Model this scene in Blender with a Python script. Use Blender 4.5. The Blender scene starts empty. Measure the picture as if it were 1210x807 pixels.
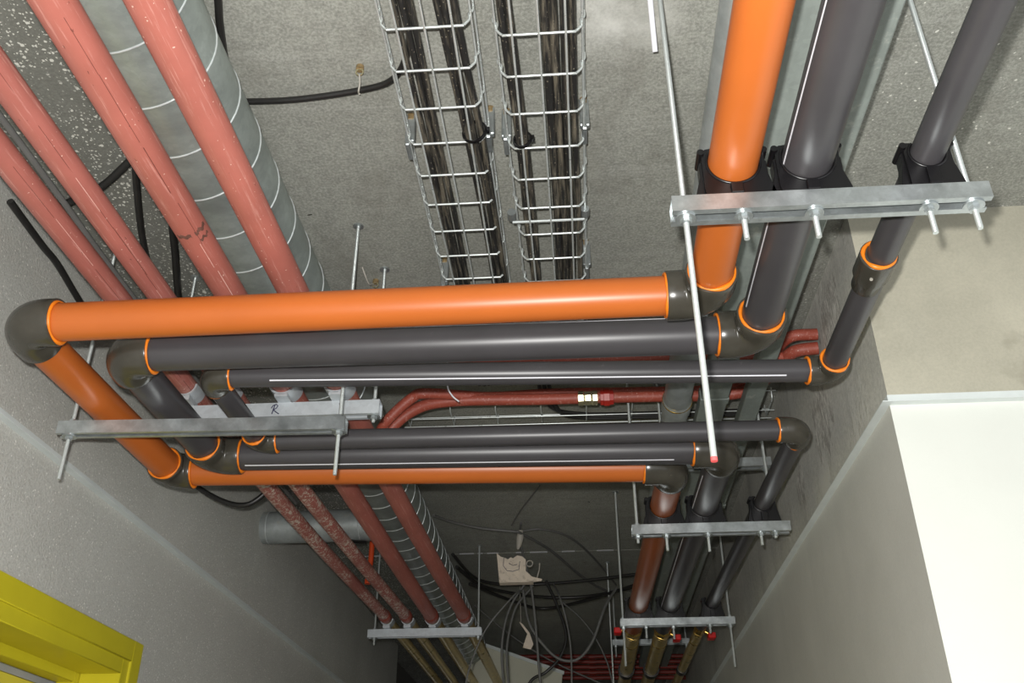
import bpy, bmesh, math, random
from mathutils import Vector, Matrix
random.seed(7)
V = Vector
scene = bpy.context.scene
COL = scene.collection

# ------------------------------------------------------------------ camera
CAM_POS = V((0.0, 0.0, 1.6))
PITCH, YAW, ROLL = math.radians(29.72), math.radians(3.99), math.radians(-0.237)
cp, sp, cy, sy = math.cos(PITCH), math.sin(PITCH), math.cos(YAW), math.sin(YAW)
fwd = V((-sy * cp, cy * cp, sp)); rgt = V((cy, sy, 0)); upv = rgt.cross(fwd)
r2 = rgt * math.cos(ROLL) + upv * math.sin(ROLL)
u2 = -rgt * math.sin(ROLL) + upv * math.cos(ROLL)
cam_d = bpy.data.cameras.new('camera')
cam_d.sensor_width = 36.0
cam_d.lens = 1111.5 / 1210.0 * 36.0
cam_d.clip_start = 0.02
cam = bpy.data.objects.new('camera', cam_d)
COL.objects.link(cam)
m3 = Matrix((r2, u2, -fwd)).transposed()
cam.matrix_world = Matrix.Translation(CAM_POS) @ m3.to_4x4()
scene.camera = cam

# ------------------------------------------------------------------ light
w = bpy.data.worlds.new('world'); scene.world = w; w.use_nodes = True
w.node_tree.nodes['Background'].inputs[0].default_value = (0.95, 0.98, 1.0, 1)
w.node_tree.nodes['Background'].inputs[1].default_value = 1.15  # ambient fill added to brighten the walls, entering through openings behind the camera
# the photographer's flash, a small lamp just up and left of the lens
fl = bpy.data.lights.new('camera_flash', 'SPOT')
fl.energy = 168.0; fl.color = (1.0, 0.985, 0.95)
fl.shadow_soft_size = 0.014; fl.spot_size = math.radians(165); fl.spot_blend = 0.5
flo = bpy.data.objects.new('camera_flash', fl); COL.objects.link(flo)
flo.matrix_world = Matrix.Translation(CAM_POS - r2 * 0.03 + u2 * 0.055) @ m3.to_4x4()

scene.view_settings.view_transform = 'Standard'
scene.view_settings.look = 'None'
scene.view_settings.exposure = 0.0
scene.view_settings.gamma = 1.0
scene.view_settings.use_curve_mapping = False

# ------------------------------------------------------------------ helpers
def lin(c):
    return tuple(((x / 255) / 12.92 if x / 255 <= 0.04045 else ((x / 255 + 0.055) / 1.055) ** 2.4) for x in c)

class NT:
    def __init__(s, mat):
        s.t = mat.node_tree; s.n = s.t.nodes; s.l = s.t.links
    def node(s, typ, **kw):
        n = s.n.new(typ)
        for k, v in kw.items():
            setattr(n, k, v)
        return n
    def link(s, a, b): s.l.new(a, b)

def ramp(nt, src, p0, p1, c0=(0, 0, 0, 1), c1=(1, 1, 1, 1)):
    r = nt.node('ShaderNodeValToRGB')
    r.color_ramp.elements[0].position = p0; r.color_ramp.elements[1].position = p1
    r.color_ramp.elements[0].color = c0; r.color_ramp.elements[1].color = c1
    nt.link(src, r.inputs[0]); return r.outputs[0]

def mixc(nt, fac, a, b):
    m = nt.node('ShaderNodeMix', data_type='RGBA')
    if hasattr(fac, 'links'): nt.link(fac, m.inputs[0])
    else: m.inputs[0].default_value = fac
    for v, i in ((a, 6), (b, 7)):
        if hasattr(v, 'links'): nt.link(v, m.inputs[i])
        else: m.inputs[i].default_value = (*v, 1)
    return m.outputs[2]

def mmul(nt, a, b, op='MULTIPLY'):
    m = nt.node('ShaderNodeMath', operation=op)
    for v, i in ((a, 0), (b, 1)):
        if hasattr(v, 'links'): nt.link(v, m.inputs[i])
        else: m.inputs[i].default_value = v
    return m.outputs[0]

def noise(nt, co, scale, detail=4, rough=0.6, stretch=None):
    if stretch:
        mp = nt.node('ShaderNodeMapping'); mp.inputs['Scale'].default_value = stretch
        nt.link(co, mp.inputs[0]); co = mp.outputs[0]
    n = nt.node('ShaderNodeTexNoise')
    n.inputs['Scale'].default_value = scale; n.inputs['Detail'].default_value = detail
    n.inputs['Roughness'].default_value = rough
    nt.link(co, n.inputs['Vector']); return n.outputs[0]

def specks(nt, co, scale, size, stretch=None):
    """1 on small irregular flecks, 0 elsewhere"""
    if stretch:
        mp = nt.node('ShaderNodeMapping'); mp.inputs['Scale'].default_value = stretch
        nt.link(co, mp.inputs[0]); co = mp.outputs[0]
    nz = nt.node('ShaderNodeTexNoise'); nz.inputs['Scale'].default_value = scale * 1.7
    nt.link(co, nz.inputs['Vector'])
    ad = nt.node('ShaderNodeVectorMath', operation='MULTIPLY_ADD')
    nt.link(nz.outputs['Color'], ad.inputs[0]); ad.inputs[1].default_value = (0.6 / scale,) * 3
    nt.link(co, ad.inputs[2])
    v = nt.node('ShaderNodeTexVoronoi'); v.inputs['Scale'].default_value = scale
    nt.link(ad.outputs[0], v.inputs['Vector'])
    sep = nt.node('ShaderNodeSeparateColor'); nt.link(v.outputs['Color'], sep.inputs[0])
    th = mmul(nt, sep.outputs[0], size)
    return mmul(nt, v.outputs['Distance'], th, 'LESS_THAN')

def new_mat(name, rough=0.6, metal=0.0):
    m = bpy.data.materials.new(name); m.use_nodes = True
    nt = NT(m); b = nt.n['Principled BSDF']
    b.inputs['Roughness'].default_value = rough; b.inputs['Metallic'].default_value = metal
    tc = nt.node('ShaderNodeTexCoord')
    return m, nt, b, tc.outputs['Object']

def bump(nt, b, h, strength, dist=0.002):
    n = nt.node('ShaderNodeBump'); n.inputs['Strength'].default_value = strength
    n.inputs['Distance'].default_value = dist
    nt.link(h, n.inputs['Height']); nt.link(n.outputs[0], b.inputs['Normal'])

def plain(name, c, rough=0.5, metal=0.0, var=0.12, scale=14, spec=None, dust=None, bmp=0.0, coat=0.0):
    m, nt, b, co = new_mat(name, rough, metal)
    c = lin(c)
    n = noise(nt, co, scale)
    col = mixc(nt, ramp(nt, n, 0.3, 0.7), tuple(x * (1 - var) for x in c), tuple(min(1, x * (1 + var)) for x in c))
    if dust:
        dc, dscale, lo, hi = dust
        col = mixc(nt, ramp(nt, noise(nt, co, dscale, 6, 0.7), lo, hi), col, lin(dc))
    nt.link(col, b.inputs['Base Color'])
    if spec is not None: b.inputs['Specular IOR Level'].default_value = spec
    if bmp: bump(nt, b, noise(nt, co, scale * 12), bmp)
    if coat: b.inputs['Coat Weight'].default_value = coat
    return m

# ------------------------------------------------------------------ materials
M = {}
# ceiling concrete: smooth in the middle, pitted with pale grains along the edges
m, nt, b, co = new_mat('ceiling_concrete', 0.85)
sep = nt.node('ShaderNodeSeparateXYZ'); nt.link(co, sep.inputs[0])
n1 = noise(nt, co, 2.2, 5, 0.6); n2 = noise(nt, co, 34, 5, 0.7); n3 = noise(nt, co, 5.0, 4, 0.6, (0.5, 3.0, 1))
col = mixc(nt, ramp(nt, n1, 0.3, 0.72), lin((134, 135, 127)), lin((164, 165, 156)))
col = mixc(nt, mmul(nt, ramp(nt, n2, 0.42, 0.62), 0.45), col, lin((118, 118, 112)))
col = mixc(nt, mmul(nt, ramp(nt, n3, 0.55, 0.75), 0.35), col, lin((178, 178, 172)))
fine = noise(nt, co, 160, 3, 0.7)
col = mixc(nt, mmul(nt, ramp(nt, fine, 0.48, 0.68), 0.5), col, lin((186, 186, 178)))
col = mixc(nt, mmul(nt, ramp(nt, fine, 0.32, 0.5, (1, 1, 1, 1), (0, 0, 0, 1)), 0.5), col, lin((104, 104, 98)))
st1 = noise(nt, co, 3.2, 5, 0.65, (1.5, 0.6, 1))
col = mixc(nt, mmul(nt, ramp(nt, st1, 0.54, 0.7), 0.45), col, lin((112, 109, 100)))
# whitish bloom by the stub rod
pb = nt.node('ShaderNodeVectorMath', operation='DISTANCE'); nt.link(co, pb.inputs[0]); pb.inputs[1].default_value = (0.11, 1.22, 3.0)
bl = mmul(nt, ramp(nt, pb.outputs['Value'], 0.02, 0.16, (1, 1, 1, 1), (0, 0, 0, 1)), ramp(nt, noise(nt, co, 9), 0.35, 0.65))
col = mixc(nt, mmul(nt, bl, 0.8), col, lin((222, 222, 216)))
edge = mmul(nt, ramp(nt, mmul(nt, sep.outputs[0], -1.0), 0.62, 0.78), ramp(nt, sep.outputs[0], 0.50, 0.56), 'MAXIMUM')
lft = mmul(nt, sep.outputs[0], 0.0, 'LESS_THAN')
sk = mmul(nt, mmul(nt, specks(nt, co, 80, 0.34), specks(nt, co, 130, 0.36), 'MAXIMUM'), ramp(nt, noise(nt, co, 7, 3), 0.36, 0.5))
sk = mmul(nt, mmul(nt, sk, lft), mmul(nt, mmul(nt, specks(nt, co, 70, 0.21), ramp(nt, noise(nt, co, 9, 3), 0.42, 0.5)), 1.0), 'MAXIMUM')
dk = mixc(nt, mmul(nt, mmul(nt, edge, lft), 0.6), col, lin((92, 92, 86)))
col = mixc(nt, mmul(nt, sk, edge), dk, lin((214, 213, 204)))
holes = specks(nt, co, 9, 0.05)
col = mixc(nt, holes, col, lin((60, 58, 54)))
nt.link(col, b.inputs['Base Color'])
bump(nt, b, mmul(nt, n2, mmul(nt, mmul(nt, sk, edge), 0.6), 'ADD'), 0.35, 0.003)
M['ceiling'] = m

FLAKES = [(2.42, 2.69, .16, .17), (2.16, 2.88, .16, .12), (2.75, 2.62, .08, .10)]
def concrete(name, a, c, fleck=None, streak=0.0, bstr=0.3, fscale=70, grain=90, rough=0.85, st=(1, 1, 1), gamp=1.0, stain=None):
    m, nt, b, co = new_mat(name, rough)
    col = mixc(nt, ramp(nt, noise(nt, co, 2.5, 5, 0.6, st), 0.3, 0.7), lin(a), lin(c))
    g = noise(nt, co, grain, 4, 0.75)
    col = mixc(nt, mmul(nt, ramp(nt, g, 0.45, 0.65), 0.35 * gamp), col, tuple(min(.95, x * 1.3) for x in lin(c)))
    col = mixc(nt, mmul(nt, ramp(nt, g, 0.35, 0.5, (1, 1, 1, 1), (0, 0, 0, 1)), 0.3 * gamp), col, tuple(x * 0.7 for x in lin(a)))
    if stain:
        col = mixc(nt, mmul(nt, ramp(nt, noise(nt, co, 2.6, 7, 0.6), 0.52, 0.56), 0.7), col, lin(stain))
    h = g
    if fleck:
        f = specks(nt, co, fscale, 0.3)
        col = mixc(nt, f, col, lin(fleck)); h = mmul(nt, g, mmul(nt, f, 0.7), 'ADD')
    if streak:
        s = noise(nt, co, 3.0, 6, 0.65, (3, 3, 0.8))
        col = mixc(nt, mmul(nt, ramp(nt, s, 0.52, 0.62), streak), col, lin((190, 190, 184)))
        s2 = noise(nt, co, 2.3, 6, 0.6, (4, 4, 0.5))
        col = mixc(nt, mmul(nt, ramp(nt, s2, 0.52, 0.7), streak), col, tuple(x * 0.55 for x in lin(a)))
    if name == 'raw_concrete':
        fl_ = noise(nt, co, 4.2, 7, 0.72, (1, 1.3, 0.55))
        fk = ramp(nt, fl_, 0.545, 0.575)
        col = mixc(nt, mmul(nt, fk, 0.9), col, lin((206, 205, 197)))
        for (cy_, cz_, sy_, sz_) in FLAKES:
            mp = nt.node('ShaderNodeMapping'); mp.inputs['Location'].default_value = (0, -cy_ / sy_, -cz_ / sz_); mp.inputs['Scale'].default_value = (0, 1 / sy_, 1 / sz_)
            nt.link(co, mp.inputs[0])
            ln = nt.node('ShaderNodeVectorMath', operation='LENGTH'); nt.link(mp.outputs[0], ln.inputs[0])
            dd = mmul(nt, ln.outputs['Value'], mmul(nt, noise(nt, co, 9, 7, 0.75, (1, 2.2, 0.8)), 2.2), 'ADD')
            pk = ramp(nt, mmul(nt, dd, 0.5), 0.82, 0.86, (1, 1, 1, 1), (0, 0, 0, 1))
            col = mixc(nt, mmul(nt, pk, 0.8), col, mixc(nt, ramp(nt, noise(nt, co, 40, 5, 0.8, (1, 2, .6)), .42, .6), lin((150, 146, 138)), lin((232, 230, 222))))
            fk = mmul(nt, fk, pk, 'MAXIMUM')
        h = mmul(nt, g, mmul(nt, fk, 2.0), 'ADD')
        col = mixc(nt, specks(nt, co, 16, 0.07), col, lin((222, 222, 214)))
    nt.link(col, b.inputs['Base Color'])
    bump(nt, b, h, bstr, 0.004)
    return m
M['wall_left'] = concrete('rough_plaster', (190, 190, 183), (205, 205, 198), (240, 239, 232), 0, 1.0, 120, 170)
M['wall_right_low'] = concrete('smooth_plaster', (196, 196, 189), (208, 208, 201), None, 0.06, 0.05, grain=240, gamp=0.3)
M['wall_right_up'] = concrete('raw_concrete', (190, 189, 181), (206, 205, 197), None, 0.30, 0.3, 20)
M['wall_return_low'] = concrete('flash_lit_plaster', (218, 220, 212), (224, 226, 218), None, 0, 0.03, grain=220, gamp=0.06)  # same plaster as the right wall, whitened to imitate direct flash
M['wall_return_up'] = concrete('beige_concrete', (164, 160, 144), (196, 191, 172), None, 0.05, 0.2, grain=150, gamp=0.3, stain=(160, 155, 138))
M['floor'] = concrete('floor_concrete', (110, 108, 104), (130, 128, 122), None, 0, 0.2)
M['end'] = concrete('end_wall', (95, 93, 88), (110, 108, 102), None, 0, 0.2)
M['trim'] = plain('trim_grey', (214, 220, 218), 0.5, 0.0, 0.06)
M['yellow'] = plain('yellow_paint', (202, 190, 40), 0.4, 0, 0.05, 6)
M['yellow_leaf'] = plain('yellow_leaf_paint', (214, 200, 70), 0.4, 0, 0.05, 6)
M['whitegap'] = plain('white_jamb', (200, 200, 194), 0.6, 0, 0.05)
M['orange'] = plain('orange_plastic', (183, 97, 41), 0.36, 0, 0.05, 5, 0.4)
M['black'] = plain('charcoal_plastic', (66, 64, 66), 0.36, 0, 0.10, 7, 0.45, ((120, 116, 114), 20, 0.66, 0.9))
M['brown'] = plain('brown_plastic', (142, 76, 40), 0.32, 0, 0.06, 6, 0.5)
M['fitting'] = plain('olive_fitting', (64, 61, 54), 0.24, 0, 0.14, 22, 0.5, ((120, 116, 104), 26, 0.66, 0.85))
M['glue'] = plain('orange_glue', (232, 126, 26), 0.4, 0, 0.12, 60)
M['clamp'] = plain('black_clamp', (17, 16, 18), 0.32, 0, 0.1, 20, 0.5)
M['white'] = plain('white_print', (226, 226, 232), 0.5, 0, 0.02)
M['ink'] = plain('marker_ink', (36, 32, 70), 0.6, 0, 0.02)
M['redtip'] = plain('red_paint', (226, 90, 90), 0.5, 0, 0.05)
M['anchor'] = plain('dull_anchor', (150, 128, 92), 0.5, 0.4, 0.3, 90)
M['brass'] = plain('brass', (205, 170, 90), 0.25, 0.85, 0.08, 30)
M['nickel'] = plain('nickel_brass', (214, 206, 170), 0.22, 0.85, 0.08, 30)
M['redhandle'] = plain('red_handle', (205, 24, 24), 0.4, 0, 0.06)
M['redfit'] = plain('red_fitting', (168, 44, 34), 0.4, 0, 0.1, 30)
M['cream'] = plain('cream_board', (205, 204, 186), 0.7, 0, 0.05, 5)
M['card'] = plain('torn_card', (218, 204, 186), 0.8, 0, 0.08, 25, dust=((150, 134, 118), 30, 0.55, 0.75))
m, nt, b, co = new_mat('black_cable', 0.62)
col = mixc(nt, mmul(nt, ramp(nt, noise(nt, co, 60, 5, 0.7, (1.6, 0.12, 1.6)), 0.48, 0.7), 0.8), lin((30, 29, 28)), lin((128, 120, 104)))
col = mixc(nt, mmul(nt, specks(nt, co, 160, 0.22), 0.6), col, lin((170, 160, 140)))
nt.link(col, b.inputs['Base Color'])
M['cable'] = m
M['loosecable'] = plain('loose_black_cable', (36, 35, 34), 0.4, 0, 0.25, 20)
M['greycable'] = plain('grey_cable', (98, 98, 96), 0.5, 0, 0.1, 20)
M['tape'] = plain('grey_tape', (165, 160, 150), 0.6, 0, 0.1, 20)
M['darkred'] = plain('dark_red', (120, 40, 30), 0.5, 0, 0.15, 12)
M['orangedrop'] = plain('orange_red_pipe', (214, 78, 34), 0.45, 0, 0.08, 12)

def galv(name, c, rough=0.4, metal=0.65, var=0.25, scale=9, st=None, dust=None):
    m, nt, b, co = new_mat(name, rough, metal)
    c = lin(c)
    n = noise(nt, co, scale, 5, 0.65, st)
    col = mixc(nt, ramp(nt, n, 0.3, 0.7), tuple(x * (1 - var) for x in c), tuple(min(1, x * (1 + var)) for x in c))
    vo = nt.node('ShaderNodeTexVoronoi'); vo.inputs['Scale'].default_value = 90; nt.link(co, vo.inputs['Vector'])
    sc = nt.node('ShaderNodeSeparateColor'); nt.link(vo.outputs['Color'], sc.inputs[0])
    col = mixc(nt, mmul(nt, sc.outputs[0], 0.25), col, tuple(x * 0.6 for x in c))
    if dust:
        dc, ds, lo, hi = dust
        f = ramp(nt, noise(nt, co, ds, 6, 0.7), lo, hi)
        col = mixc(nt, f, col, lin(dc))
        nt.link(mmul(nt, mmul(nt, f, -metal), metal, 'ADD'), b.inputs['Metallic'])
    nt.link(col, b.inputs['Base Color'])
    rr = mmul(nt, mmul(nt, n, 0.3), rough - 0.12, 'ADD'); nt.link(rr, b.inputs['Roughness'])
    return m
M['galv'] = galv('galvanised_strut', (186, 192, 193), 0.32, 0.8, 0.24, 25)
M['galvlight'] = galv('pale_galvanised', (196, 202, 206), 0.5, 0.35, 0.08)
M['galvduct'] = galv('galvanised_duct', (158, 167, 163), 0.36, 0.48, 0.28, 6, (1, 1.6, 1))
M['galvdull'] = galv('dull_galvanised', (142, 150, 145), 0.5, 0.2, 0.18, 7, (3, 0.6, 3), ((186, 186, 178), 16, 0.58, 0.8))
M['galvpipe'] = galv('round_galvanised', (170, 176, 175), 0.38, 0.4, 0.2, 12, None, ((176, 172, 158), 18, 0.6, 0.8))
M['seam'] = galv('duct_seam', (214, 220, 220), 0.3, 0.5, 0.1)
M['wire'] = galv('zinc_wire', (222, 228, 226), 0.28, 0.55, 0.08, 30)
M['olive'] = galv('olive_steel', (204, 180, 116), 0.28, 0.5, 0.2, 20)  # yellowish olive tone set as base colour of the far pipe runs
# threaded rod
m, nt, b, co = new_mat('threaded_rod', 0.32, 0.55)
b.inputs['Base Color'].default_value = (*lin((206, 212, 210)), 1)
wv = nt.node('ShaderNodeTexWave', bands_direction='Z'); wv.inputs['Scale'].default_value = 250
nt.link(co, wv.inputs['Vector']); bump(nt, b, wv.outputs['Fac'], 0.5, 0.001)
M['rod'] = m

# red primer steel
def primer(name, c, dirty=0.0):
    m, nt, b, co = new_mat(name, 0.5, 0.0)
    c = lin(c)
    col = mixc(nt, ramp(nt, noise(nt, co, 5, 5, 0.6), 0.3, 0.7), tuple(x * 0.85 for x in c), tuple(x * 1.12 for x in c))
    col = mixc(nt, mmul(nt, ramp(nt, noise(nt, co, 30, 6, 0.75, (5, 0.22, 5)), 0.55, 0.66), 0.55), col, lin((206, 156, 144)))
    col = mixc(nt, mmul(nt, specks(nt, co, 45, 0.10, (2, 0.6, 2)), 0.7), col, lin((90, 48, 40)))
    col = mixc(nt, mmul(nt, specks(nt, co, 80, 0.13), 0.8), col, lin((222, 192, 178)))
    if dirty:
        sp_ = nt.node('ShaderNodeSeparateXYZ'); nt.link(co, sp_.inputs[0])
        far = ramp(nt, mmul(nt, sp_.outputs[1], 0.1), 0.19, 0.25)
        f = mmul(nt, mmul(nt, specks(nt, co, 85, 0.62), specks(nt, co, 150, 0.5), 'MAXIMUM'), mmul(nt, ramp(nt, noise(nt, co, 5, 3), 0.34, 0.5), mmul(nt, far, dirty)))
        col = mixc(nt, f, col, lin((205, 190, 176)))
    nt.link(col, b.inputs['Base Color'])
    bump(nt, b, noise(nt, co, 60), 0.12, 0.002)
    return m
M['seam_red'] = plain('rusty_seam', (112, 58, 48), 0.6, 0, 0.3, 40)
M['scrape'] = plain('pale_scrape', (212, 170, 158), 0.6, 0, 0.2, 60)
M['smudge'] = plain('dark_smudge', (104, 70, 60), 0.7, 0, 0.4, 80)
M['primer'] = primer('red_primer', (170, 100, 88))
M['primer_dirty'] = primer('red_primer_plaster_spattered', (162, 96, 86), 1.0)
M['primer_dark'] = primer('red_primer_deep', (160, 76, 60))

# ------------------------------------------------------------------ mesh builder
def frame_of(d):
    d = d.normalized()
    a = V((0, 0, 1)) if abs(d.z) < 0.9 else V((1, 0, 0))
    x = a.cross(d).normalized(); y = d.cross(x)
    return x, y

class MB:
    def __init__(s): s.v = []; s.f = []
    def box(s, a, b_):
        i = len(s.v)
        (x0, y0, z0), (x1, y1, z1) = a, b_
        s.v += [(x0, y0, z0), (x1, y0, z0), (x1, y1, z0), (x0, y1, z0), (x0, y0, z1), (x1, y0, z1), (x1, y1, z1), (x0, y1, z1)]
        s.f += [tuple(i + k for k in q) for q in ((0, 3, 2, 1), (4, 5, 6, 7), (0, 1, 5, 4), (1, 2, 6, 5), (2, 3, 7, 6), (3, 0, 4, 7))]
        return s
    def tube(s, pts, r, n=12, cap=True, jit=0.0):
        """sweep a circle along pts (parallel transport); r a number or list"""
        pts = [V(p) for p in pts]
        k = len(pts); rs = r if isinstance(r, (list, tuple)) else [r] * k
        i0 = len(s.v)
        t = [(pts[min(i + 1, k - 1)] - pts[max(i - 1, 0)]).normalized() for i in range(k)]
        x, y = frame_of(t[0])
        for i in range(k):
            if i:
                q = t[i - 1].rotation_difference(t[i]); x = q @ x; y = q @ y
            for j in range(n):
                a = 2 * math.pi * j / n
                rr = rs[i] * (1 + (random.uniform(-jit, jit) if jit else 0))
                s.v.append(tuple(pts[i] + x * math.cos(a) * rr + y * math.sin(a) * rr))
        for i in range(k - 1):
            for j in range(n):
                a = i0 + i * n + j; b_ = i0 + i * n + (j + 1) % n
                s.f.append((a, b_, b_ + n, a + n))
        if cap:
            s.f.append(tuple(i0 + j for j in range(n))[::-1])
            s.f.append(tuple(i0 + (k - 1) * n + j for j in range(n)))
        return s
    def torus(s, c, d, R, r, n=28, m=8, jit=0.0, sq=1.0):
        c = V(c); d = V(d).normalized(); x, y = frame_of(d); i0 = len(s.v)
        for i in range(n):
            a = 2 * math.pi * i / n; e = x * math.cos(a) + y * math.sin(a)
            k = 1 + jit * (math.sin(3 * a + R * 900) + 0.6 * math.sin(5 * a + R * 500) + random.uniform(-.5, .5)) * .5
            for j in range(m):
                g = 2 * math.pi * j / m
                s.v.append(tuple(c + e * (R + r * k * math.cos(g)) + d * (r * k * sq * math.sin(g))))
        for i in range(n):
            for j in range(m):
                s.f.append((i0 + i * m + j, i0 + ((i + 1) % n) * m + j, i0 + ((i + 1) % n) * m + (j + 1) % m, i0 + i * m + (j + 1) % m))
        return s
    def prism(s, poly, axis, a, b_):
        """poly: 2-D outline; axis 'x','y','z' along which it is extruded from a to b"""
        i0 = len(s.v); n = len(poly)
        for t in (a, b_):
            for (p, q) in poly:
                s.v.append({'x': (t, p, q), 'y': (p, t, q), 'z': (p, q, t)}[axis])
        s.f.append(tuple(i0 + j for j in range(n))[::-1]); s.f.append(tuple(i0 + n + j for j in range(n)))
        for j in range(n):
            k = (j + 1) % n
            s.f.append((i0 + j, i0 + k, i0 + n + k, i0 + n + j))
        return s
    def strip(s, a, b_, d, r, wd):
        """thin printed line on a straight pipe from a to b, facing direction d"""
        a = V(a); b_ = V(b_); ax = (b_ - a).normalized(); d = V(d); d = (d - ax * d.dot(ax)).normalized(); e = ax.cross(d)
        i0 = len(s.v)
        for p in (a, b_):
            for k in (-1, 1):
                o = d * (r + 0.0003) + e * (k * wd / 2)
                s.v.append(tuple(p + o))
            for k in (1, -1):
                s.v.append(tuple(p + d * (r - 0.0012) + e * (k * wd / 2)))
        for j in range(4):
            k = (j + 1) % 4; s.f.append((i0 + j, i0 + k, i0 + 4 + k, i0 + 4 + j))
        s.f.append((i0 + 3, i0 + 2, i0 + 1, i0)); s.f.append((i0 + 4, i0 + 5, i0 + 6, i0 + 7))
        return s
    def mesh(s, name, ang=40, bev=0.0):
        me = bpy.data.meshes.new(name)
        me.from_pydata(s.v, [], s.f)
        bm = bmesh.new(); bm.from_mesh(me)
        bmesh.ops.recalc_face_normals(bm, faces=bm.faces)
        if bev: bmesh.ops.bevel(bm, geom=bm.edges, offset=bev, segments=1, affect='EDGES', clamp_overlap=True)
        bm.to_mesh(me); bm.free()
        me.shade_smooth(); me.set_sharp_from_angle(angle=math.radians(ang))
        return me
    def build(s, name, mat, parent=None, ang=40, bev=0.0):
        return put(name, s.mesh(name, ang, bev), mat, parent)

def put(name, me, mat, parent=None):
    if mat and not me.materials: me.materials.append(M[mat] if isinstance(mat, str) else mat)
    o = bpy.data.objects.new(name, me); COL.objects.link(o)
    if parent is not None:
        o.parent = parent
        o.matrix_parent_inverse = parent.matrix_basis.inverted()
    return o

def tag(o, label, cat, group=None):
    o['label'] = label; o['category'] = cat
    if group: o['group'] = group
    return o

def thing(name, loc, label, cat, group=None):
    o = bpy.data.objects.new(name, None); COL.objects.link(o)
    o.location = loc; o.empty_display_size = 0.05
    return tag(o, label, cat, group)

def struct(o):
    o['kind'] = 'structure'; return o

def smooth(pts, k=8):
    """Catmull-Rom through pts"""
    P = [V(p) for p in pts]; P = [P[0] * 2 - P[1]] + P + [P[-1] * 2 - P[-2]]
    out = []
    for i in range(1, len(P) - 2):
        a, b_, c, d = P[i - 1:i + 3]
        for j in range(k):
            t = j / k
            out.append(0.5 * ((2 * b_) + (c - a) * t + (2 * a - 5 * b_ + 4 * c - d) * t * t + (3 * b_ - a - 3 * c + d) * t ** 3))
    out.append(P[-2]); return out

def cable(name, pts, r, mat, label, cat='cable', group=None, n=8, k=8):
    return tag(MB().tube(smooth(pts, k), r, n).build(name, mat, None, 60), label, cat, group)

# ------------------------------------------------------------------ the setting
CEIL, XL, XR, YR, ZT = 3.0, -1.26, 0.685, 1.885, 2.508
YE = 10.0
# ceiling: two slabs with a mortared joint
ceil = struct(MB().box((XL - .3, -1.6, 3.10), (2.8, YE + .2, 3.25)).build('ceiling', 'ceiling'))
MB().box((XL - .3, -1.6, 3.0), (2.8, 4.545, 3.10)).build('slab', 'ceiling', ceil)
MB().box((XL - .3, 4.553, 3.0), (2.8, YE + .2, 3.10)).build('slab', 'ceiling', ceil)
jb = MB()
x = -1.1
while x < 0.62:
    l = random.uniform(.02, .11)
    if random.random() < .72: jb.box((x, 4.542, 2.9985), (x + l, 4.542 + random.uniform(.010, .018), 3.002))
    x += l + random.uniform(.004, .03)
jb.build('joint_mortar', 'white', ceil)
struct(MB().box((XL - .3, -1.6, -.1), (2.8, YE + .2, 0)).build('floor', 'floor'))
# left wall with the door opening
DY0, DY1, DZ = 1.74, 2.645, 2.14
wl = MB().box((XL - .2, -1.6, 0), (XL, DY0, 3.0)).box((XL - .2, DY1, 0), (XL, 6.62, 3.0)).box((XL - .2, DY0, DZ), (XL, DY1, 3.0))
struct(wl.build('wall_left', 'wall_left'))
struct(MB().box((XL - .2, 6.62, 0), (XL - .1, YE, 3.0)).build('wall_left_far', 'end'))
struct(MB().box((XR, YR + .15, 0), (XR + .2, YE, ZT)).build('wall_right', 'wall_right_low'))
struct(MB().box((XR, YR + .15, ZT), (XR + .2, YE, 3.0)).build('wall_right_upper', 'wall_right_up'))
# the end of the right wall: the side towards the corridor like the wall, lower end face whitened as if flash-lit, upper end beige
def two_face(name, a, b_, m_side, m_end):
    me = MB().box(a, b_).mesh(name)
    me.materials.append(M[m_side]); me.materials.append(M[m_end])
    for p in me.polygons:
        p.material_index = 1 if p.normal.y < -.5 else 0
    return struct(put(name, me, None))
two_face('wall_return', (XR, YR, 0), (2.8, YR + .15, ZT), 'wall_right_low', 'wall_return_low')
two_face('wall_return_upper', (XR, YR, ZT), (2.8, YR + .15, 3.0), 'wall_right_up', 'wall_return_up')
struct(MB().box((XL, YE, 0), (XR, YE + .2, 3.0)).build('wall_end', 'end'))
# wall angles for a later suspended ceiling
def angle_trim(name, pts_box):
    t = MB()
    for a, b_ in pts_box: t.box(a, b_)
    return struct(t.build(name, 'trim'))
angle_trim('trim_1', [((XL, -1.5, ZT - .022), (XL + .002, 6.6, ZT)), ((XL, -1.5, ZT - .024), (XL + .020, 6.6, ZT - .022))])
angle_trim('trim_2', [((XR - .002, YR - .002, ZT - .022), (XR, 9.9, ZT)), ((XR - .020, YR - .02, ZT - .024), (XR, 9.9, ZT - .022))])
angle_trim('trim_3', [((XR + .0002, YR - .002, ZT - .022), (2.8, YR, ZT)), ((XR + .0002, YR - .02, ZT - .024), (2.8, YR, ZT - .022))])
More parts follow.
